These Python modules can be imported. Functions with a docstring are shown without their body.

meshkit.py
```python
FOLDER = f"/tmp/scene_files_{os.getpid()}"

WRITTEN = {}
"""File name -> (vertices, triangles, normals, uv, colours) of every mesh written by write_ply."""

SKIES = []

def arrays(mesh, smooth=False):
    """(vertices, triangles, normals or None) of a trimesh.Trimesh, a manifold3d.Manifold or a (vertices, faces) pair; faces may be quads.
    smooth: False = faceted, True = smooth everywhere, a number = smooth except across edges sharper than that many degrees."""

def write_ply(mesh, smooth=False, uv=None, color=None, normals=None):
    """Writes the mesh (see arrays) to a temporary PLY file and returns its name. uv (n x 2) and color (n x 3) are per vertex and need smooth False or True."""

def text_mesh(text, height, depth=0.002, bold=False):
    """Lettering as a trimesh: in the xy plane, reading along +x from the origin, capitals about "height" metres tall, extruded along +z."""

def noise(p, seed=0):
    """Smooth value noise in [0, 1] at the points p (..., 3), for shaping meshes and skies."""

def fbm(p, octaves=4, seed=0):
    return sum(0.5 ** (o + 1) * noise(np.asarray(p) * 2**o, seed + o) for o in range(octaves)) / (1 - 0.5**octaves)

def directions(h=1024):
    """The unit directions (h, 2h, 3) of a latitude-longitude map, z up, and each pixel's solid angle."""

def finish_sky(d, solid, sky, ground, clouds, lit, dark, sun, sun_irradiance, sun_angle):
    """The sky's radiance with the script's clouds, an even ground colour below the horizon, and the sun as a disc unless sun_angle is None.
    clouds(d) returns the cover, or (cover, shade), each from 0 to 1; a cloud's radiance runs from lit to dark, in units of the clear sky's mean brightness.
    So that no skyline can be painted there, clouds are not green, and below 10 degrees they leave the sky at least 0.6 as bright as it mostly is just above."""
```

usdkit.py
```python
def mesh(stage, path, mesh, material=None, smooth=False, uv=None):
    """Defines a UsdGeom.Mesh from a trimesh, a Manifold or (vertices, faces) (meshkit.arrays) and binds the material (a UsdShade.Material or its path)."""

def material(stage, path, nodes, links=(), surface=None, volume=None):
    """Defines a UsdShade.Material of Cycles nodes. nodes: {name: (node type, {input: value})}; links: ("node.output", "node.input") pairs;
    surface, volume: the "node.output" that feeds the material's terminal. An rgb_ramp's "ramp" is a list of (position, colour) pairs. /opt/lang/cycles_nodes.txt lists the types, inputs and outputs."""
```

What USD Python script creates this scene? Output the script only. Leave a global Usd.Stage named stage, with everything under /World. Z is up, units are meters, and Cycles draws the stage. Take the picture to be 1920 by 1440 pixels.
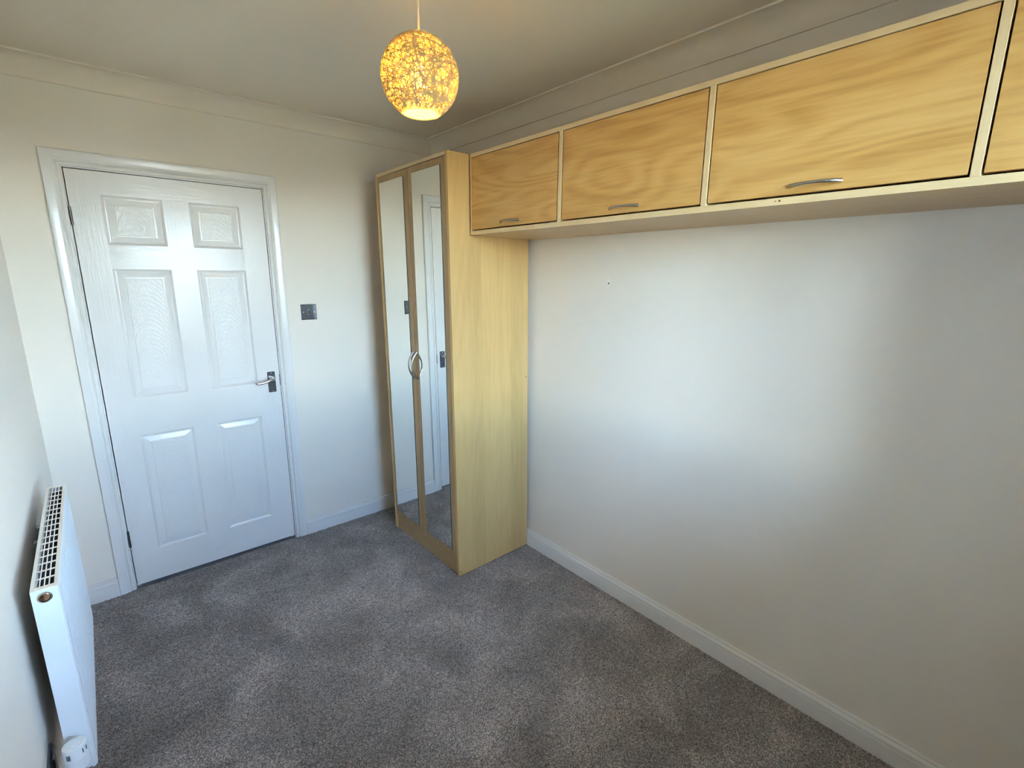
import math, random
import numpy as np, trimesh, shapely.geometry as sg
import usdkit, meshkit
from pxr import Usd, UsdGeom, UsdLux, UsdShade, Gf, Sdf

stage = Usd.Stage.CreateInMemory()
UsdGeom.SetStageUpAxis(stage, UsdGeom.Tokens.z)
UsdGeom.SetStageMetersPerUnit(stage, 1.0)
stage.SetDefaultPrim(UsdGeom.Xform.Define(stage, '/World').GetPrim())
PI = math.pi

# ------------------------------------------------------------------ camera
CAM = np.array([-1.799, -2.8685, 1.5502]); YAW, PITCH, ROLL, FPX = -0.7164, -0.2179, 0.0079, 907.4
cam = UsdGeom.Camera.Define(stage, '/World/camera')
cam.CreateHorizontalApertureAttr(36.0)
cam.CreateFocalLengthAttr(36.0 * FPX / 1920)
cam.CreateClippingRangeAttr(Gf.Vec2f(0.02, 1000))
cam.CreateExposureAttr(3.0)
fwd = np.array([-math.sin(YAW)*math.cos(PITCH), math.cos(YAW)*math.cos(PITCH), math.sin(PITCH)])
rgt = np.array([math.cos(YAW), math.sin(YAW), 0]); up_ = np.cross(rgt, fwd)
r2 = math.cos(ROLL)*rgt + math.sin(ROLL)*up_; u2 = -math.sin(ROLL)*rgt + math.cos(ROLL)*up_
cam.AddTransformOp().Set(Gf.Matrix4d(*r2, 0, *u2, 0, *(-fwd), 0, *CAM, 1))

# ------------------------------------------------------------------ sky and sun
SUN_EL, SUN_AZ = math.radians(40), math.radians(76)        # height, and angle from +y towards -x: just behind the window wall, so no beam enters
usdkit.material(stage, '/World/Looks/sky', {
    'sky': ('sky_texture', {'sky_type': 'multiple_scattering', 'sun_disc': False, 'sun_elevation': SUN_EL, 'sun_rotation': 2*PI - SUN_AZ, 'aerosol_density': 0.8}),
    'tc': ('texture_coordinate', {}),
    'cl': ('noise_texture', {'scale': 2.2, 'detail': 5.0, 'roughness': 0.55}),
    'rmp': ('rgb_ramp', {'ramp': [(0.48, (0, 0, 0)), (0.76, (.9, .9, .9))]}),
    'mx': ('mix', {'color2': (9.2, 10.1, 12.2)}),
    'bg': ('background_shader', {'strength': 0.40})},
    [('tc.generated', 'cl.vector'), ('cl.fac', 'rmp.fac'), ('rmp.color', 'mx.fac'), ('sky.color', 'mx.color1'), ('mx.color', 'bg.color')], surface='bg.background')
dome = UsdLux.DomeLight.Define(stage, '/World/sky')
dome.CreateIntensityAttr(1.0)
UsdShade.MaterialBindingAPI.Apply(dome.GetPrim()).Bind(UsdShade.Material.Get(stage, '/World/Looks/sky'))
sun = UsdLux.DistantLight.Define(stage, '/World/sun')       # stands behind the house: it never shines into this room
sun.CreateIntensityAttr(18.0); sun.CreateColorAttr(Gf.Vec3f(1, .86, .68)); sun.CreateAngleAttr(0.53)
sz = np.array([-math.sin(SUN_AZ)*math.cos(SUN_EL), math.cos(SUN_AZ)*math.cos(SUN_EL), math.sin(SUN_EL)]); sx_ = np.cross([0, 0, 1], sz); sx_ /= np.linalg.norm(sx_); sy_ = np.cross(sz, sx_)
sun.AddTransformOp().Set(Gf.Matrix4d(*sx_, 0, *sy_, 0, *sz, 0, 0, 0, 0, 1))

# ------------------------------------------------------------------ helpers
used = {}
def numbered(path):
    n = used.get(path, 0); used[path] = n + 1
    return path if n == 0 else f'{path}_{n:03d}'
def pth(parent):
    return '/World' if parent is None else str(parent.GetPath())
def data(p, label=None, cat=None, group=None, kind=None):
    for k, v in (('label', label), ('category', cat), ('group', group), ('kind', kind)):
        if v: p.SetCustomDataByKey(k, v)
    return p
def obj(name, mesh, mat, parent=None, smooth=False, **kw):
    if isinstance(mesh, list): mesh = trimesh.util.concatenate(mesh)
    m = usdkit.mesh(stage, numbered(pth(parent) + '/' + name), mesh, M[mat], smooth=smooth)
    return data(m.GetPrim(), **kw)
def thing(name, loc=(0, 0, 0), rot=(0, 0, 0), parent=None, **kw):
    x = UsdGeom.Xform.Define(stage, numbered(pth(parent) + '/' + name))
    x.AddTranslateOp().Set(Gf.Vec3d(*map(float, loc)))
    if any(rot): x.AddRotateXYZOp().Set(Gf.Vec3f(*map(float, rot)))
    return data(x.GetPrim(), **kw)
def struct(name, mesh, mat, parent=None, smooth=False):
    return obj(name, mesh, mat, parent, smooth, kind=None if parent else 'structure')
def box(lo, hi, b=0.0):
    """Axis-aligned box with chamfered edges."""
    lo, hi = np.minimum(lo, hi).astype(float), np.maximum(lo, hi).astype(float)
    if b <= 0:
        m = trimesh.creation.box(hi - lo); m.apply_translation((lo + hi)/2); return m
    b = min(b, (hi - lo).min()*0.45); pts = []
    for s in np.ndindex(2, 2, 2):
        c = np.where(np.array(s) == 0, lo, hi); d = np.where(np.array(s) == 0, 1, -1)*b
        for k in range(3):
            e = d.copy(); e[k] = 0; pts.append(c + e)
    return trimesh.convex.convex_hull(np.array(pts))
def loft(rings, caps=True):
    """Closed profile rings (n x 3 each), joined in order."""
    rings = [np.asarray(r, float) for r in rings]; n = len(rings[0]); v = np.vstack(rings); f = []
    for k in range(len(rings) - 1):
        for i in range(n):
            a, b = k*n + i, k*n + (i + 1) % n
            f += [[a, b, b + n], [a, b + n, a + n]]
    m = trimesh.Trimesh(v, f, process=False); parts = [m]
    if caps:
        for r in (rings[0], rings[-1]):
            d = r - r.mean(0); _, _, vt = np.linalg.svd(d); p2 = d @ vt[:2].T
            try:
                vv, ff = trimesh.creation.triangulate_polygon(sg.Polygon(p2), engine='earcut')
                parts.append(trimesh.Trimesh(vv @ vt[:2] + r.mean(0), ff, process=False))
            except Exception: pass
    m = trimesh.util.concatenate(parts); m.merge_vertices(); trimesh.repair.fix_normals(m)
    return m
def tube(pts, r, n=10, caps=True, flat=None):
    """Swept round (or flattened: flat = (ratio, axis)) bar. r may vary along the points."""
    p = np.asarray(pts, float); t = np.gradient(p, axis=0); t /= np.linalg.norm(t, axis=1)[:, None]
    r = np.broadcast_to(np.asarray(r, float), (len(p),)); ref = np.array([0, 0, 1.0]) if flat is None else np.asarray(flat[1], float)
    rings = []; prev = None
    for k in range(len(p)):
        a = ref - (ref @ t[k])*t[k]
        if np.linalg.norm(a) < 0.2: a = prev if prev is not None else np.cross(t[k], [1, 0, 0])
        a = a/np.linalg.norm(a); prev = a; b = np.cross(t[k], a)
        th = np.arange(n)*2*PI/n; q = 1.0 if flat is None else flat[0]
        rings.append(p[k] + r[k]*(np.cos(th)[:, None]*a*q + np.sin(th)[:, None]*b))
    return loft(rings, caps)
def lathe(prof, n=32, loc=(0, 0, 0), axis=None):
    m = trimesh.creation.revolve(np.asarray(prof, float), sections=n)
    if axis is not None: m.apply_transform(trimesh.geometry.align_vectors([0, 0, 1], axis))
    m.apply_translation(loc); return m

# ------------------------------------------------------------------ materials
M = {}
def mat(name, nodes, links, surface='p.BSDF'):
    M[name] = usdkit.material(stage, '/World/Looks/' + name, nodes, links, surface=surface)
def plain(name, col, rough=0.5, metal=0.0, **kw):
    mat(name, {'p': ('principled_bsdf', {'base_color': col, 'roughness': rough, 'metallic': metal, **kw})}, [])
def paint(name, col, rough, bump_scale, strength, dist=0.001, spec=0.5):
    """Rolled wall paint: even colour with a fine stipple."""
    mat(name, {'g': ('geometry', {}), 'n': ('noise_texture', {'scale': bump_scale, 'detail': 3.0}),
               'b': ('bump', {'strength': strength, 'distance': dist}),
               'p': ('principled_bsdf', {'base_color': col, 'roughness': rough, 'specular_ior_level': spec})},
        [('g.position', 'n.vector'), ('n.fac', 'b.height'), ('b.normal', 'p.normal')])
paint('wall_paint', (.84, .757, .66), .62, 190, .16, spec=.3)
paint('ceiling_paint', (.835, .725, .575), .8, 150, .18, spec=.2)
paint('coving_paint', (.83, .728, .605), .6, 60, .05, spec=.3)
paint('gloss_paint', (.785, .75, .715), .17, 30, .04)
def grained_paint(name, direction, cathedral=False):
    """White gloss paint over a moulded wood-grain skin."""
    sc = {'v': (90, 90, 5), 'h': (5, 90, 90)}[direction]
    nodes = {'g': ('geometry', {}), 'm': ('mapping', {'scale': sc}), 'n': ('noise_texture', {'scale': 1.6, 'detail': 3.0, 'roughness': .6}),
             'b': ('bump', {'strength': .8, 'distance': .0008}),
             'p': ('principled_bsdf', {'base_color': (.785, .75, .715), 'roughness': .2})}
    links = [('g.position', 'm.vector'), ('m.vector', 'n.vector'), ('b.normal', 'p.normal')]
    if cathedral:
        nodes |= {'tc': ('texture_coordinate', {}), 'm2': ('mapping', {'scale': (1, 1, .3), 'location': (.012, 0, .125)}),
                  'w': ('wave_texture', {'wave_type': 'rings', 'rings_direction': 'spherical', 'scale': 46.0, 'distortion': 5.0, 'detail': 2.0, 'detail_scale': 3.0}),
                  'a': ('math', {'math_type': 'multiply_add', 'value2': .35})}
        links += [('tc.object', 'm2.vector'), ('m2.vector', 'w.vector'), ('n.fac', 'a.value1'), ('w.fac', 'a.value3'), ('a.value', 'b.height')]
    else: links += [('n.fac', 'b.height')]
    mat(name, nodes, links)
grained_paint('door_skin_upright', 'v'); grained_paint('door_skin_level', 'h'); grained_paint('door_skin_panel', 'v', True)
def wood(name, along, tones, figure=.5, seed=0.0, rough=.42, planks=None, fine=1.0, rings=75.0):
    """Beech-effect foil: long streaks along one axis, a cathedral figure and a fine fleck. tones: dark, mid, light."""
    st = {'x': (.7, 11, 11), 'y': (16, 1.0, 16), 'z': (9, 9, .8)}[along]
    rg = {'x': (.9, 6, 6), 'y': (6, 1.4, 6), 'z': (6, 6, .7)}[along]
    fl = {'x': (9, 150, 150), 'y': (110, 7, 110), 'z': (120, 120, 6)}[along]
    nodes = {'tc': ('texture_coordinate', {}),
             'm': ('mapping', {'scale': st, 'location': (seed, seed*1.7, seed*.6)}), 'n': ('noise_texture', {'scale': 1.0, 'detail': 4.0, 'roughness': .55, 'distortion': .6}),
             'm2': ('mapping', {'scale': rg, 'location': (seed*1.3, seed*2.9, seed*.7)}),
             'w': ('noise_texture', {'scale': 1.0, 'detail': 1.2, 'roughness': .35, 'distortion': .25}),      # its contour lines are the figure
             'w1': ('math', {'math_type': 'multiply', 'value2': rings}), 'w2': ('math', {'math_type': 'sine'}), 'w3': ('math', {'math_type': 'multiply_add', 'value2': .5, 'value3': .5}),
             'm3': ('mapping', {'scale': fl}), 'n3': ('noise_texture', {'scale': 1.0, 'detail': 2.0}),
             'a': ('mix_float', {'fac': figure}), 'a2': ('mix_float', {'fac': .40*fine}),
             'r': ('rgb_ramp', {'ramp': [(.25, tones[0]), (.5, tones[1]), (.75, tones[2])]}),
             'p': ('principled_bsdf', {'roughness': rough, 'specular_ior_level': .4})}
    links = [('tc.object', 'm.vector'), ('m.vector', 'n.vector'), ('tc.object', 'm2.vector'), ('m2.vector', 'w.vector'), ('tc.object', 'm3.vector'), ('m3.vector', 'n3.vector'),
             ('n.fac', 'a.a'), ('w.fac', 'w1.value1'), ('w1.value', 'w2.value1'), ('w2.value', 'w3.value1'), ('w3.value', 'a.b'), ('a.result', 'a2.a'), ('n3.fac', 'a2.b'), ('a2.result', 'r.fac')]
    if planks:
        nodes |= {'sx': ('separate_xyz', {}), 'k1': ('math', {'math_type': 'multiply', 'value2': planks}), 'k2': ('math', {'math_type': 'floor'}),
                  'wn': ('white_noise_texture', {'dimensions': '1D'}), 'k3': ('map_range', {'to_min': .93, 'to_max': 1.05}), 'mm': ('vector_math', {'math_type': 'scale'})}
        links += [('tc.object', 'sx.vector'), ('sx.x', 'k1.value1'), ('k1.value', 'k2.value1'), ('k2.value', 'wn.w'), ('wn.value', 'k3.value'), ('r.color', 'mm.vector1'), ('k3.result', 'mm.scale'), ('mm.vector', 'p.base_color')]
    else: links += [('r.color', 'p.base_color')]
    mat(name, nodes, links)
T_DOOR = [(.47, .235, .058), (.62, .345, .105), (.70, .425, .15)]
T_SIDE = [(.53, .325, .115), (.63, .40, .155), (.69, .455, .195)]
T_EDGE = [(.66, .465, .235), (.72, .525, .285), (.76, .565, .325)]
T_FRONT = [(.36, .22, .09), (.43, .275, .125), (.48, .32, .16)]
wood('beech_side', 'z', T_SIDE, .12, 2.3, planks=11.0)
wood('beech_front_upright', 'z', T_FRONT, .25, 5.1)
wood('beech_front_level', 'y', T_FRONT, .1, 7.7)
wood('beech_edge', 'y', T_EDGE, .05, 1.1); wood('beech_edge_upright', 'z', T_EDGE, .05, 3.1)
for k in range(4): wood(f'beech_flap_{"abcd"[k]}', 'y', T_DOOR, .27, [1.9, 4.4, 8.2, 6.1][k], rings=[80, 75, 85, 78][k])
wood('beech_underside', 'y', [(.53, .34, .165), (.60, .40, .205), (.64, .44, .24)], .1, 9.0)
plain('gap_dark', (.03, .022, .016), .9)
plain('mirror_glass', (.93, .95, .93), .0, 1.0)
plain('mirror_edge', (.06, .08, .07), .3)
plain('chrome', (.74, .74, .76), .09, 1.0)
plain('brushed_nickel', (.46, .44, .41), .22, 1.0)
plain('switch_chrome', (.21, .23, .27), .16, 1.0)
plain('black_plastic', (.015, .016, .02), .35)
plain('hinge_steel', (.16, .15, .145), .4, 1.0)
plain('fin_steel', (.05, .055, .06), .5)
plain('enamel', (.72, .755, .785), .28)
plain('grille_enamel', (.84, .757, .66), .4)
plain('white_plastic', (.80, .82, .83), .4)
plain('grey_print', (.12, .16, .22), .5)
plain('upvc', (.82, .83, .84), .3)
plain('brass', (.50, .33, .22), .15, 1.0)
plain('filler', (.82, .80, .76), .7)
plain('chip_brown', (.12, .05, .03), .8)
plain('cord_white', (.78, .70, .58), .5)
plain('hall_paint', (.3, .3, .3), .8)
mat('pane', {'t': ('transparent_bsdf', {'color': (.96, .98, .97)}), 'g': ('glossy_bsdf', {'roughness': 0.0}), 'f': ('fresnel', {'IOR': 1.5}), 'x': ('mix_closure', {})},
    [('f.fac', 'x.fac'), ('t.BSDF', 'x.closure1'), ('g.BSDF', 'x.closure2')], 'x.closure')
mat('lawn', {'g': ('geometry', {}), 'n': ('noise_texture', {'scale': .8, 'detail': 6.0}), 'r': ('rgb_ramp', {'ramp': [(.3, (.44, .29, .10)), (.7, (.52, .35, .14))]}),
             'p': ('principled_bsdf', {'roughness': .9})}, [('g.position', 'n.vector'), ('n.fac', 'r.fac'), ('r.color', 'p.base_color')])
# carpet: twist pile of light and dark grey fibres, brushed into lighter and darker patches
mat('carpet', {'g': ('geometry', {}),
    'n1': ('noise_texture', {'scale': 330.0, 'detail': 2.0, 'roughness': .7}), 'n2': ('noise_texture', {'scale': 3.4, 'detail': 4.0, 'roughness': .55, 'distortion': .6}),
    'v': ('voronoi_texture', {'scale': 320.0}), 'sv': ('separate_color', {}),
    'r1': ('rgb_ramp', {'ramp': [(.0, (.092, .078, .073)), (.45, (.268, .23, .217)), (.75, (.405, .348, .33)), (1.0, (.63, .555, .53))]}),
    'r2': ('rgb_ramp', {'ramp': [(.34, (.74, .735, .73)), (.5, (1, 1, 1)), (.66, (1.42, 1.42, 1.42))]}),
    'mu': ('mix', {'mix_type': 'multiply', 'fac': 1.0, 'use_clamp': False}), 'b': ('bump', {'strength': .9, 'distance': .006}),
    'p': ('principled_bsdf', {'roughness': 1.0, 'specular_ior_level': .1, 'sheen_weight': .25, 'sheen_roughness': .5})},
    [('g.position', 'n1.vector'), ('g.position', 'n2.vector'), ('g.position', 'v.vector'), ('v.color', 'sv.color'), ('sv.r', 'r1.fac'), ('n2.fac', 'r2.fac'),
     ('r1.color', 'mu.color1'), ('r2.color', 'mu.color2'), ('mu.color', 'p.base_color'), ('n1.fac', 'b.height'), ('b.normal', 'p.normal')])
mat('shade_string', {'d': ('diffuse_bsdf', {'color': (.86, .74, .48)}), 't': ('translucent_bsdf', {'color': (.90, .78, .46)}), 'x': ('mix_closure', {'fac': .5})},
    [('d.BSDF', 'x.closure1'), ('t.BSDF', 'x.closure2')], 'x.closure')
mat('bulb_glow', {'e': ('emission', {'color': (1.0, .63, .11), 'strength': 42.0})}, [], 'e.emission')

# ------------------------------------------------------------------ the room
W, L, H = 2.023, 3.16, 2.378            # right wall x=0, left wall x=-W, door wall y=0, window wall y=-L
TW = 0.30
DX0, DX1, DZ = -1.7977, -1.0357, 1.9814  # door leaf
FO = 0.032                               # frame lining thickness
# carpet: fine uneven pile
step = 0.0052
gx, gy = np.arange(-W, 0.0001, step), np.arange(-L, 0.0001, step)
X, Y = np.meshgrid(gx, gy, indexing='ij'); rng = np.random.default_rng(4)
Z = rng.random(X.shape)*.0042 - .0042
n0, n1 = X.shape; idx = np.arange(n0*n1).reshape(n0, n1)
q = np.stack([idx[:-1, :-1], idx[1:, :-1], idx[1:, 1:], idx[:-1, 1:]], -1).reshape(-1, 4)
fl = thing('floor', kind='structure')
obj('carpet_pile', (np.stack([X, Y, Z], -1).reshape(-1, 3), q), 'carpet', fl, True, kind='stuff')
obj('floor_slab', box((-W - .1, -L - TW, -.25), (.1, 1.3, -.012)), 'hall_paint', fl)
struct('ceiling', box((-W - .2, -L - TW, H), (.2, 1.3, H + .3)), 'ceiling_paint')
struct('wall_right', box((0, -L - TW, -.25), (.2, .15, H)), 'wall_paint')
struct('wall_left', box((-W - .2, -L - TW, -.25), (-W, .15, H)), 'wall_paint')
ox0, ox1, oz = DX0 - FO, DX1 + FO, DZ + FO
struct('wall_door', [box((-W, 0, -.012), (ox0, .11, H)), box((ox1, 0, -.012), (0, .11, H)), box((ox0, 0, oz), (ox1, .11, H))], 'wall_paint')
WX0, WX1, WZ0, WZ1 = -1.42, -.50, .90, 2.16
struct('wall_window', [box((-W, -L - TW, -.012), (WX0, -L, H)), box((WX1, -L - TW, -.012), (0, -L, H)), box((WX0, -L - TW, -.012), (WX1, -L, WZ0)), box((WX0, -L - TW, WZ1), (WX1, -L, H))], 'wall_paint')
struct('wall_hall', [box((-W - .2, 1.2, -.25), (.2, 1.3, H)), box((-W - .2, .11, -.25), (-W - .1, 1.3, H)), box((.1, .11, -.25), (.2, 1.3, H))], 'hall_paint')
# window behind the camera
wn = thing('window_1', kind='structure')
fy0, fy1 = -L - TW + .03, -L - TW + .10
fr = [box((WX0, fy0, WZ0), (WX0 + .055, fy1, WZ1), .004), box((WX1 - .055, fy0, WZ0), (WX1, fy1, WZ1), .004), box((WX0, fy0, WZ0), (WX1, fy1, WZ0 + .055), .004), box((WX0, fy0, WZ1 - .055), (WX1, fy1, WZ1), .004)]
obj('window_frame', fr, 'upvc', wn)
obj('mullion', box((-.985, fy0, WZ0 + .05), (-.935, fy1, WZ1 - .05), .004), 'upvc', wn)
for a, b in ((WX0 + .05, -.98), (-.94, WX1 - .05)): obj('pane', box((a, fy0 + .03, WZ0 + .05), (b, fy0 + .034, WZ1 - .05)), 'pane', wn)
obj('window_sill', box((WX0 - .04, fy1, WZ0 - .022), (WX1 + .04, -L + .045, WZ0 + .003), .006), 'upvc', wn)
# garden outside, one storey down
struct('ground', (np.array([(-120, -240, -2.8), (120, -240, -2.8), (120, 30, -2.8), (-120, 30, -2.8)], float), np.array([[0, 1, 2, 3]])), 'lawn')

# coving: plaster cove with a small lip on ceiling and wall
cw, ch = .0849, .0776
cove = [(0, 0), (0, -ch), (.0065, -ch), (.0075, -ch + .004)]
for t in np.linspace(0, PI/2, 13):       # concave sweep
    cove.append((.0085 + (cw - .0155)*(1 - math.cos(t)), -ch + .0065 + (ch - .0135)*math.sin(t)))
cove += [(cw - .0045, -.0075), (cw - .0005, -.0070), (cw, -.0062), (cw, 0)]
cove = np.array(cove)
def cove_ring(x, y, sx, sy): return np.stack([x + sx*cove[:, 0], y + sy*cove[:, 0], H + cove[:, 1]], 1)
c_dr, c_dl, c_wl, c_wr = cove_ring(0, 0, -1, -1), cove_ring(-W, 0, 1, -1), cove_ring(-W, -L, 1, 1), cove_ring(0, -L, -1, 1)
for n, (a, b) in enumerate(((c_dl, c_dr), (c_dr, c_wr), (c_wl, c_dl), (c_wr, c_wl))):
    struct(f'trim_{n + 2}', loft([a, b], False), 'coving_paint', smooth=28)

# skirting board
sk = np.array([(0, 0), (.018, 0), (.018, .058), (.0165, .060), (.0165, .063), (.0175, .065), (.0175, .072), (.015, .077), (.012, .0795), (.010, .081), (.010, .086), (.0075, .0895), (0, .0905)])
sk[:, 1] -= .004*(sk[:, 1] == 0)
def sk_run(axis, at, s, a, b):           # profile leaves the wall in direction s
    if axis == 'x': rs = [np.stack([np.full(len(sk), t), at + s*sk[:, 0], sk[:, 1]], 1) for t in (a, b)]
    else: rs = [np.stack([at + s*sk[:, 0], np.full(len(sk), t), sk[:, 1]], 1) for t in (a, b)]
    return loft(rs)
AO = .0615                               # architrave width
ax0, ax1, az = DX0 - .008, DX1 + .008, DZ + .009
struct('baseboard_door', [sk_run('x', 0, -1, -W, ax0 - AO), sk_run('x', 0, -1, ax1 + AO, 0)], 'gloss_paint', smooth=25)
struct('baseboard_right', sk_run('y', 0, -1, -L, 0), 'gloss_paint', smooth=25)
struct('baseboard_left', sk_run('y', -W, 1, -L, 0), 'gloss_paint', smooth=25)
struct('baseboard_window', sk_run('x', -L, 1, -W, 0), 'gloss_paint', smooth=25)

# architrave around the door: three mitred lengths
ar = np.array([(0, 0), (0, .007), (.003, .009), (.011, .009), (.0135, .0065), (.0165, .0085), (.019, .0125), (.025, .0155), (.030, .0145), (.033, .0155), (.055, .0175), (.0595, .0165), (AO, .0135), (AO, 0)])
def ar_ring(x, sx, z, up): return np.stack([x + sx*ar[:, 0], -ar[:, 1], z + up*ar[:, 0]], 1)
arch = thing('trim_1', kind='structure')
obj('architrave_jamb', loft([ar_ring(ax0, -1, -.004, 0), ar_ring(ax0, -1, az, 1)]), 'gloss_paint', arch, 20)
obj('architrave_jamb', loft([ar_ring(ax1, 1, -.004, 0), ar_ring(ax1, 1, az, 1)]), 'gloss_paint', arch, 20)
obj('architrave_head', loft([ar_ring(ax0, -1, az, 1), ar_ring(ax1, 1, az, 1)]), 'gloss_paint', arch, 20)

# ------------------------------------------------------------------ door
G = .0036                                # gap round the leaf
door = thing('door_1', kind='structure')
obj('door_lining', [box((ox0, 0, -.01), (DX0 - G, .11, oz), .001), box((DX1 + G, 0, -.01), (ox1, .11, oz), .001), box((ox0, 0, DZ + G), (ox1, .11, oz), .001),
    box((DX0 - G, .040, -.01), (DX0 + .012, .055, DZ)), box((DX1 - .012, .040, -.01), (DX1 + G, .055, DZ)), box((DX0, .040, DZ - .012), (DX1, .055, DZ + G))], 'gloss_paint', door)
y0, y1 = .001, .036
leaf = thing('leaf', parent=door)
PX = ((-1.6915, -1.4700), (-1.3665, -1.1490)); PZ = ((.178, .784), (.970, 1.571), (1.677, 1.886))
cxs = (PX[0][1], PX[1][0])
ZB = .014
for a, b in ((DX0, PX[0][0]), (PX[1][1], DX1)): obj('stile', box((a, y0, ZB), (b, y1, DZ)), 'door_skin_upright', leaf)
for a, b in PZ: obj('stile', box((cxs[0], y0, a), (cxs[1], y1, b)), 'door_skin_upright', leaf)
for a, b in ((ZB, .178), (.784, .970), (1.571, 1.677), (1.886, DZ)): obj('rail', box((PX[0][0], y0, a), (PX[1][1], y1, b)), 'door_skin_level', leaf)
pp = [(0, 0), (.0035, .0022), (.0075, .0046), (.0105, .0058), (.0135, .0060), (.0165, .0052), (.036, .0018), (.0405, .0016), (.0418, .0002)]
def panel_mesh(w, h):                    # centred on its own origin, facing -y
    rings = []
    for ins, dep in pp:
        a, b = w/2 - ins, h/2 - ins
        rings.append([(-a, dep, -b), (a, dep, -b), (a, dep, b), (-a, dep, b)])
    v = np.array(rings).reshape(-1, 3); f = []
    for k in range(len(pp) - 1):
        for i in range(4):
            a, b = 4*k + i, 4*k + (i + 1) % 4
            f += [[a, b, b + 4], [a, b + 4, a + 4]]
    n = 4*(len(pp) - 1)
    return trimesh.Trimesh(v, f, process=False), trimesh.Trimesh(v[n:], [[0, 1, 2], [0, 2, 3]], process=False)
for (za, zb) in PZ:
    for (xa, xb) in PX:
        for nm, mm_, mt in zip(('panel_moulding', 'panel'), panel_mesh(xb - xa, zb - za), ('gloss_paint', 'door_skin_panel')):
            p = obj(nm, mm_, mt, leaf)
            UsdGeom.Xformable(p).AddTranslateOp().Set(Gf.Vec3d((xa + xb)/2, y0, (za + zb)/2))
hd = thing('handle', parent=door)
HX, HZ = -1.0785, .991
obj('back_plate', box((-1.0985, -.0055, .910), (-1.0590, y0 + .001, 1.026), .0025), 'switch_chrome', hd)
lv = [(HX, 0, HZ), (HX, -.026, HZ), (HX, -.040, HZ), (HX - .004, -.047, HZ - .0005), (HX - .014, -.050, HZ - .003), (HX - .032, -.050, HZ - .0095), (HX - .055, -.049, HZ - .0155), (HX - .075, -.048, HZ - .017), (HX - .088, -.046, HZ - .0145), (HX - .0925, -.0455, HZ - .013)]
obj('lever', [tube(lv, [.0085, .0085, .008, .0078, .0075, .0072, .0072, .0075, .0072, .004], 14), lathe([(0, 0), (.0125, 0), (.0125, .007), (.010, .010), (0, .010)], 24, (HX, -.005, HZ), (0, -1, 0))], 'chrome', hd, 40)
for s in (.918, 1.018): obj('screw', lathe([(0, 0), (.0032, 0), (.0028, .0012), (0, .0016)], 12, (HX, -.0052, s), (0, -1, 0)), 'chrome', hd, 40)
for za, zb in ((1.752, 1.829), (.226, .311)):
    hg = thing('hinge', parent=door)
    kn = (zb - za - .004)/5
    obj('knuckle', [lathe([(0, 0), (.0048, .0004), (.0048, kn - .0006), (0, kn - .0002)], 14, (DX0 - .0014, -.0035, za + .002 + k*kn)) for k in range(5)], 'hinge_steel', hg, 40)
    obj('hinge_plate', box((DX0 - .0065, -.0012, za), (DX0 + .0035, .012, zb)), 'hinge_steel', hg)
obj('latch_plate', box((DX1 - .0015, -.0006, .945), (DX1 + .004, .02, 1.005)), 'hinge_steel', door)

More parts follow.
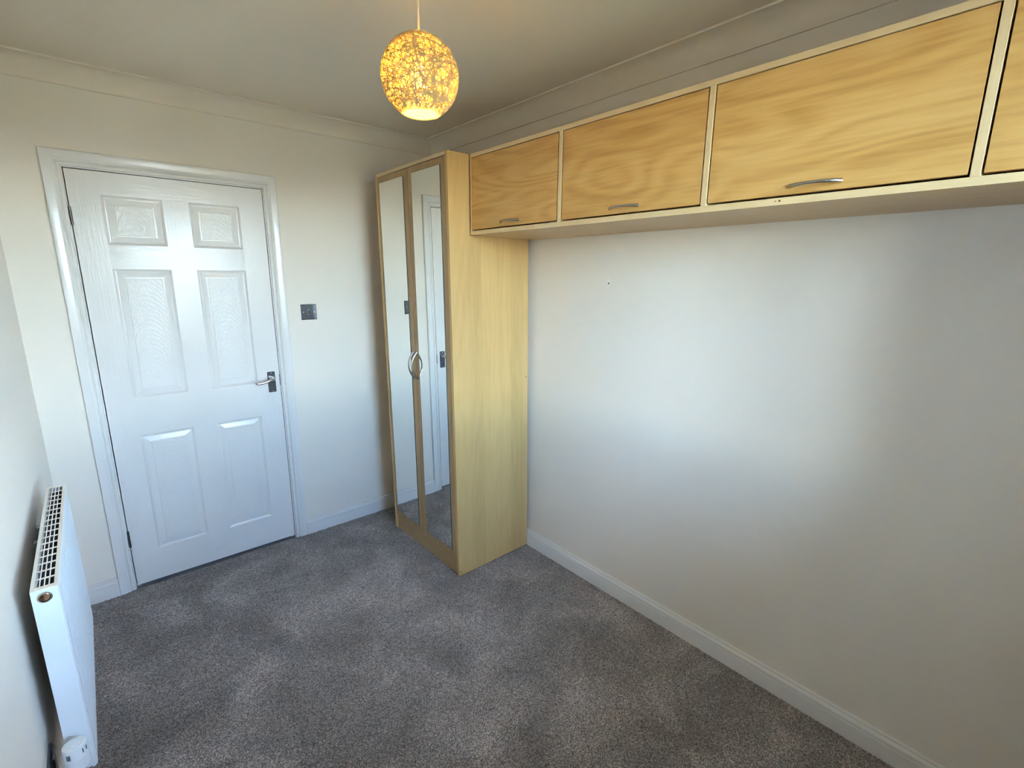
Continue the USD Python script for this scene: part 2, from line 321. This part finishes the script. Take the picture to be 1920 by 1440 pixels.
# ------------------------------------------------------------------ light switch
sw = thing('light_switch', (-.8468, 0, 1.345), label='square chrome light switch with black rocker, on the wall beside the door', cat='light switch')
obj('plate', loft([np.array([(sx*(.0435 - c), y, sz*(.0435 - c)) for sx, sz in ((-1, -1), (1, -1), (1, 1), (-1, 1))]) for y, c in ((0, 0), (-.0035, .0002), (-.0062, .0035))]), 'switch_chrome', sw)
obj('rocker_surround', box((-.0075, -.0072, -.0145), (.0075, -.005, .0145), .0006), 'chrome', sw)
obj('rocker', loft([np.array([(-.005, -.0065, -.0115), (.005, -.0065, -.0115), (.005, -.0065, .0115), (-.005, -.0065, .0115)]), np.array([(-.005, -.0110, -.0115), (.005, -.0110, -.0115), (.005, -.0078, .0115), (-.005, -.0078, .0115)])]), 'black_plastic', sw)
for s in (-1, 1): obj('screw', lathe([(0, 0), (.0038, 0), (.0033, .0012), (0, .0018)], 16, (s*.0302, -.006, 0), (0, -1, 0)), 'chrome', sw, 40)

# ------------------------------------------------------------------ wardrobe
wr = thing('wardrobe', (-.5071, -.9721, 0), (math.degrees(-.0065), math.degrees(-.0082), 0), label='tall beech-effect wardrobe with two mirrored doors in the corner', cat='wardrobe')
ww, wh, wd, t = .698, 2.0888, .487, .018
obj('side_panel', box((0, 0, 0), (wd, t, wh), .0008), 'beech_side', wr)
obj('side_panel', box((0, ww - t, 0), (wd, ww, wh), .0008), 'beech_side', wr)
obj('top_panel', box((0, t, wh - .016), (wd, ww - t, wh), .0008), 'beech_edge', wr)
obj('bottom_shelf', box((.022, t, .075), (wd - .01, ww - t, .090)), 'beech_edge', wr)
obj('plinth', box((.009, t, 0), (.020, ww - t, .094), .0008), 'beech_front_level', wr)
obj('back_panel', box((wd - .006, t, .08), (wd, ww - t, wh - .016)), 'beech_side', wr)
ymid = .3555
for k, (a, b, ma, mb, hy) in enumerate(((t + .002, ymid - .0015, .0591, .3123, ymid - .0165), (ymid + .0015, ww - t - .002, .3982, .6536, ymid + .0165))):
    dr = thing('door', parent=wr)
    obj('door_board', box((.002, a, .097), (.020, b, wh - .0185), .001), 'beech_front_upright', dr)
    obj('mirror', [box((-.0022, ma, .1332), (.0021, mb, 2.0392))], 'mirror_glass', dr)
    e = .0012
    obj('mirror_edge', [box((-.0018, ma - e, .1332 - e), (.0021, ma, 2.0392 + e)), box((-.0018, mb, .1332 - e), (.0021, mb + e, 2.0392 + e)), box((-.0018, ma, .1332 - e), (.0021, mb, .1332)), box((-.0018, ma, 2.0392), (.0021, mb, 2.0392 + e))], 'mirror_edge', dr)
    ts = np.linspace(0, 1, 15); zc, hl = 1.0875, .0725
    bow = [(.002 - .034*math.sin(PI*s)**.8 - .001, hy, zc - hl + 2*hl*s) for s in ts]
    obj('handle', tube(bow, .0035 + .0022*np.abs(2*ts - 1)**2, 10, flat=(1.35, (0, 1, 0))), 'brushed_nickel', dr, 50)
obj('screw_cap', lathe([(0, 0), (.0035, 0), (.003, .0006), (0, .0008)], 12, (.012, 0, .022), (0, -1, 0)), 'chip_brown', wr)
obj('screw_cap', lathe([(0, 0), (.003, 0), (.003, .0006), (0, .0008)], 12, (wd - .012, 0, 1.015), (0, -1, 0)), 'chip_brown', wr)
obj('screw_cap', lathe([(0, 0), (.003, 0), (.003, .0006), (0, .0008)], 12, (wd - .012, 0, .20), (0, -1, 0)), 'filler', wr)

# ------------------------------------------------------------------ overhead cupboards
CX, CB, CT = -.4088, 1.7372, 2.087
CBACK = .0015                            # clear of the plaster
cbY0, cbY1 = -.972, -3.15
cb = thing('overhead_cupboard', (CX, cbY0, CB), label='long beech-effect overhead cupboard with lift-up flaps, fixed high along the right wall', cat='cupboard')
hh, dd, ll = CT - CB, -CX - CBACK, cbY0 - cbY1
obj('bottom_board', box((0, -ll, 0), (dd, 0, .018), .0007), 'beech_underside', cb)
obj('bottom_edging', box((-.0008, -ll, 0), (.0006, 0, .018), .0003), 'beech_edge', cb)
obj('top_board', box((0, -ll, hh - .016), (dd, 0, hh), .0007), 'beech_edge', cb)
parts = [-.002, -1.5325, -2.1095, -2.6905, -3.141]
pw = .0165
for k, yy in enumerate(parts):
    c = yy - cbY0
    if k == 0: c = -pw/2*.35; w_ = pw*.35
    else: w_ = pw
    obj('upright', box((0, c - w_/2, .018), (dd, c + w_/2, hh - .016), .0006), 'beech_edge_upright', cb)
obj('back_board', box((dd - .004, -ll, .018), (dd, 0, hh - .016)), 'beech_side', cb)
flaps = ((-.9755, -1.5225), (-1.5425, -2.0995), (-2.1195, -2.6810), (-2.7005, -3.131))
hy = ((-1.190, -1.304), (-1.769, -1.885), (-2.3395, -2.4535), (-2.918, -3.032))
for k, (a, b) in enumerate(flaps):
    g = .0022
    f_ = thing('flap', ((.0015), (a + b)/2 - cbY0, hh/2), parent=cb)
    w2, h0, h1 = (a - b)/2 - g, .018 + .0058 - hh/2, hh - .016 - .0025 - hh/2
    obj('flap_board', box((0, -w2, h0), (.018, w2, h1), .0008), f'beech_flap_{"abcd"[k]}', f_)
    ya, yb = hy[k][0] - (a + b)/2, hy[k][1] - (a + b)/2; zc = 1.7805 - CB - hh/2
    ts = np.linspace(0, 1, 17)
    bow = [(.001 - .026*math.sin(PI*s)**.75, ya + (yb - ya)*s, zc) for s in ts]
    obj('handle', tube(bow, .0034 + .0019*np.abs(2*ts - 1)**1.5, 12, flat=(1.05, (0, 0, 1))), 'brushed_nickel', f_, 50)
obj('chip', [box((-.0012, -2.319 - cbY0 - .004, .008), (.0, -2.319 - cbY0 + .001, .0125), .0005), box((-.0012, -2.312 - cbY0, .009), (.0, -2.312 - cbY0 + .003, .011), .0004)], 'chip_brown', cb)

# ------------------------------------------------------------------ radiator
RX, RB, RY0, RY1, RZ, RZB = -1.9372, -1.9875, -.687, -1.419, .839, .316
rad = thing('radiator', label='white ribbed panel radiator with top grille, on the left wall beside the door', cat='radiator')
n = 22; prof = []                        # corrugated front, seen from above
Lr = RY0 - RY1
ya, yb = RY1 + .022, RY0 - .022
pts = [(RX - .0035, RY1 + .002), (RX - .0005, RY1 + .006), (RX, ya)]
for k in range(n):
    c = ya + (yb - ya)*(k + .5)/n; h_ = (yb - ya)/n
    pts += [(RX, c - .30*h_), (RX - .0065, c - .12*h_), (RX - .0065, c + .12*h_), (RX, c + .30*h_)]
pts += [(RX, yb), (RX - .0005, RY0 - .006), (RX - .0035, RY0 - .002)]
outl = np.array(pts + [(x - .006, y) for x, y in pts[::-1]])
ringz = lambda z, s: np.array([(x - s, y, z) for x, y in outl])
flat_ = np.array([(RX - (.0035 if abs(y - RY1) < .004 or abs(y - RY0) < .004 else .0005), y) for x, y in pts]); flat_o = np.vstack([flat_, flat_[::-1] - [.006, 0]])
fz = lambda z, s: np.array([(x - s, y, z) for x, y in flat_o])
obj('front_panel', loft([fz(RZB, .003), fz(RZB + .004, 0), fz(RZB + .024, 0), ringz(RZB + .036, 0), ringz(RZ - .040, 0), fz(RZ - .028, 0), fz(RZ - .006, 0), fz(RZ - .003, .002)]), 'enamel', rad, 20)
obj('back_panel', box((RB + .001, RY1 + .004, RZB), (RB + .010, RY0 - .004, RZ - .004), .002), 'enamel', rad)
obj('convector', [box((RB + .010, yy, RZB + .05), (RX - .014, yy + .0012, RZ - .010)) for yy in np.arange(RY1 + .012, RY0 - .008, .0115)] + [box((RB + .010, RY1 + .003, RZB + .04), (RX - .012, RY0 - .003, RZ - .045))], 'fin_steel', rad)
for a, b in ((RY1, RY1 + .0015), (RY0 - .0015, RY0)):
    obj('side_cover', box((RB, a, RZB + .006), (RX - .003, b, RZ - .001), .0005), 'enamel', rad)
# grille: a rim and crossing bars with open slots between
gz0, gz1 = RZ - .0015, RZ + .0008; nx, ny = 4, 17
gx0, gx1, gy0, gy1 = RB + .0075, RX - .0095, RY1 + .016, RY0 - .012
gr = thing('top_grille', parent=rad)
obj('grille_rim', [box((RB, RY1, gz0), (gx0, RY0, gz1), .0004), box((gx1, RY1, gz0), (RX - .001, RY0, gz1), .0004), box((gx0, RY1, gz0), (gx1, gy0, gz1)), box((gx0, gy1, gz0), (gx1, RY0, gz1))], 'grille_enamel', gr)
for k in range(1, nx):
    c = gx0 + (gx1 - gx0)*k/nx; obj('long_bar', box((c - .0011, gy0, gz0), (c + .0011, gy1, gz1), .0003), 'grille_enamel', gr)
for k in range(1, ny):
    c = gy0 + (gy1 - gy0)*k/ny; obj('cross_bar', box((gx0, c - .003, gz0 - .0005), (gx1, c + .003, gz1 - .0006), .0003), 'grille_enamel', gr)
vx, vz = -1.9645, RZ - .020
obj('plug', [lathe([(.0105, 0), (.0135, 0), (.0135, .0022), (.0125, .003), (.0105, .003)], 28, (vx, RY1, vz), (0, -1, 0))], 'chrome', rad, 30)
obj('plug_face', lathe([(0, .0), (.0106, .0), (.0106, .0016), (.0085, .0024), (.004, .0016), (0, .0016)], 28, (vx, RY1, vz), (0, -1, 0)), 'brass', rad, 30)
obj('plug_collar', [box((vx - .0155, RY1 - .0012, vz), (vx - .0135, RY1, RZ - .004)), box((vx + .0135, RY1 - .0012, vz), (vx + .0155, RY1, RZ - .004)), lathe([(.0135, 0), (.0158, 0), (.0158, .0014), (.0135, .0014)], 28, (vx, RY1, vz), (0, -1, 0))], 'enamel', rad, 30)
for yy in (RY0 - .20, RY0 - .08):
    obj('wall_bracket', box((-W + .0008, yy - .012, .66), (RB + .002, yy + .012, .74)), 'enamel', rad)
# thermostatic valve with its tail to the radiator
vv = thing('valve', parent=rad)
TX, TY, TZ = -1.9665, -1.464, .446       # top of the head
hp = [(0, 0), (.0175, 0), (.0222, -.0035), (.0230, -.007), (.0236, -.030), (.0242, -.0315), (.0242, -.035), (.0236, -.0365), (.0246, -.060), (.0215, -.068), (.018, -.070), (0, -.070)]
obj('thermostat_head', lathe(hp[::-1], 40, (TX, TY, TZ)), 'white_plastic', vv, 25)
obj('head_cap', [lathe([(0, 0), (.0150, 0), (.0150, .0022), (.0138, .0032), (0, .0032)], 32, (TX, TY, TZ - .001)), box((TX - .0115, TY - .004, TZ + .002), (TX + .0115, TY - .0012, TZ + .0038), .0005), box((TX - .0115, TY + .0015, TZ + .002), (TX + .0115, TY + .004, TZ + .0038), .0005)], 'white_plastic', vv, 25)
def slot(ang, z, w, h):
    m = box((-.0011, -w/2, -h/2), (.0011, w/2, h/2)); m.apply_translation((.0234, 0, z)); m.apply_transform(trimesh.transformations.rotation_matrix(ang, [0, 0, 1])); m.apply_translation((TX, TY, TZ)); return m
for a in (-128, -121, -114): obj('scale_mark', slot(math.radians(a), -.020, .0018, .013), 'grey_print', vv)
for a in (-52, -30): obj('scale_mark', slot(math.radians(a), -.016, .002, .011), 'grey_print', vv)
obj('valve_body', [lathe([(0, 0), (.011, 0), (.011, .03), (.0135, .031), (.0135, .042), (0, .042)], 24, (TX, TY, TZ - .112)), tube([(TX, TY, TZ - .095), (TX, TY + .02, TZ - .095), (TX, RY1 + .004, TZ - .095)], .009, 16), tube([(TX, TY, TZ - .11), (TX, TY, .2), (TX, TY, -.004)], .0075, 14)], 'chrome', vv, 40)

# socket on the left wall, half hidden by the radiator
so = thing('wall_socket', (-W, -1.432, .350), label='dark chrome double wall socket low on the left wall, behind the radiator valve', cat='socket')
obj('plate', loft([np.array([(x, sy*(.073 - c), sz*(.043 - c)) for sy, sz in ((-1, -1), (1, -1), (1, 1), (-1, 1))]) for x, c in ((0, 0), (.006, .0003), (.009, .004))]), 'switch_chrome', so)
for s in (-1, 1):
    obj('rocker', box((.0085, s*.022 - .005, .012), (.0125, s*.022 + .005, .030), .0008), 'black_plastic', so)
    obj('pin_hole', [box((.0086, s*.036 - .002, -.004), (.0094, s*.036 + .002, .006)), box((.0086, s*.036 - .013, -.022), (.0094, s*.036 - .007, -.018)), box((.0086, s*.036 + .007, -.022), (.0094, s*.036 + .013, -.018))], 'black_plastic', so)

# ------------------------------------------------------------------ pendant lamp
LC, LR = np.array([-1.02, -1.578, 2.085]), .1055
lamp = thing('pendant_lamp', tuple(LC), label='lit round pendant lamp with a woven pale string ball shade', cat='lamp')
rs = random.Random(11)
strs = []
z_lo, z_hi = -.092, .097
for k in range(1150):                     # strings wound round the ball
    nrm = np.array([rs.gauss(0, 1), rs.gauss(0, 1), rs.gauss(0, .9)]); nrm /= np.linalg.norm(nrm)
    off = rs.uniform(-.95, .95); a = np.cross(nrm, [0, 0, 1.0] if abs(nrm[2]) < .9 else [1.0, 0, 0]); a /= np.linalg.norm(a); b = np.cross(nrm, a)
    s0, ln = rs.uniform(0, 2*PI), rs.uniform(1.2, 3.6); rr = math.sqrt(1 - off*off); m_ = max(8, int(ln*rr*11))
    th = s0 + np.linspace(0, ln, m_)
    wob = 1 + .006*np.sin(th*rs.uniform(3, 9) + rs.uniform(0, 6))
    P = (nrm*off + rr*(np.cos(th)[:, None]*a + np.sin(th)[:, None]*b))
    P = P*(LR*(1 - rs.uniform(0, .02))*wob)[:, None]
    keep = (P[:, 2] > z_lo) & (P[:, 2] < z_hi); run = []
    for i in range(m_ + 1):
        if i < m_ and keep[i]: run.append(P[i])
        else:
            if len(run) >= 3: strs.append(np.array(run))
            run = []
def cheap_tube(P, r):
    t = np.gradient(P, axis=0); t /= np.linalg.norm(t, axis=1)[:, None]; nr = P/np.linalg.norm(P, axis=1)[:, None]; bi = np.cross(t, nr)
    n = len(P); V = np.stack([P + r*nr, P + r*1.5*bi, P - r*nr, P - r*1.5*bi], 1).reshape(-1, 3)
    i, j = np.meshgrid(np.arange(n - 1), np.arange(4), indexing='ij'); jj = (j + 1) % 4
    Q = np.stack([i*4 + j, i*4 + jj, (i + 1)*4 + jj, (i + 1)*4 + j], -1).reshape(-1, 4)
    return V, np.vstack([Q[:, [0, 1, 2]], Q[:, [0, 2, 3]]])
vs, fs, nv = [], [], 0
for P in strs:
    v, f = cheap_tube(P, .00072); vs.append(v); fs.append(f + nv); nv += len(v)
sh = obj('string_shade', (np.vstack(vs), np.vstack(fs)), 'shade_string', lamp, True, kind='stuff')
def ring(zr, rr, tr): return trimesh.util.concatenate([lathe([(rr + tr*math.cos(a), zr + tr*math.sin(a)) for a in np.linspace(0, 2*PI, 9)], 40)])
obj('shade_rim', ring(z_lo, math.sqrt(LR**2 - z_lo**2)*.985, .0018), 'shade_string', lamp, True)
obj('shade_collar', ring(z_hi, math.sqrt(LR**2 - z_hi**2)*.985, .0018), 'shade_string', lamp, True)
for a in (0, 2*PI/3, 4*PI/3): obj("shade_spoke", tube([(0.018*math.cos(a), .018*math.sin(a), .092), (.03*math.cos(a), .03*math.sin(a), .094), (.042*math.cos(a), .042*math.sin(a), z_hi)], .0012, 6), 'cord_white', lamp)
obj('lamp_holder', lathe([(0, .098), (.006, .098), (.010, .090), (.0185, .086), (.0185, .050), (.0165, .034), (.0165, .030), (0, .030)][::-1], 28), 'cord_white', lamp, 30)
bp = [(0, -.048)] + [(.023*math.sin(a), -.026 - .023*math.cos(a)) for a in np.linspace(.25, 2.2, 12)] + [(.0135, .012), (.013, .030), (0, .030)]
obj('bulb', lathe(bp, 28), 'bulb_glow', lamp, 40)
obj('cord', tube([(0, 0, .095), (0, 0, .18), (0, 0, H - LC[2] - .02)], .0028, 10), 'cord_white', lamp, 50)
obj('ceiling_rose', lathe([(0, -.030), (.012, -.030), (.016, -.020), (.038, -.016), (.045, -.006), (.045, 0), (0, 0)], 36, (0, 0, H - LC[2])), 'upvc', lamp, 30)

# ------------------------------------------------------------------ small marks
nl = thing('wall_plug', (0, -1.463, 1.525), label='small dark wall plug hole in a patch of filler, on the bare right wall', cat='wall plug')
obj('plug_hole', lathe([(0, 0), (.0036, 0), (.003, .0006), (0, .0004)], 14, (0, 0, 0), (-1, 0, 0)), 'gap_dark', nl)
obj('filler_patch', lathe([(0, 0), (.013, 0), (.009, .0004), (0, .0005)], 20, (0, .003, .012), (-1, 0, 0)), 'filler', nl)
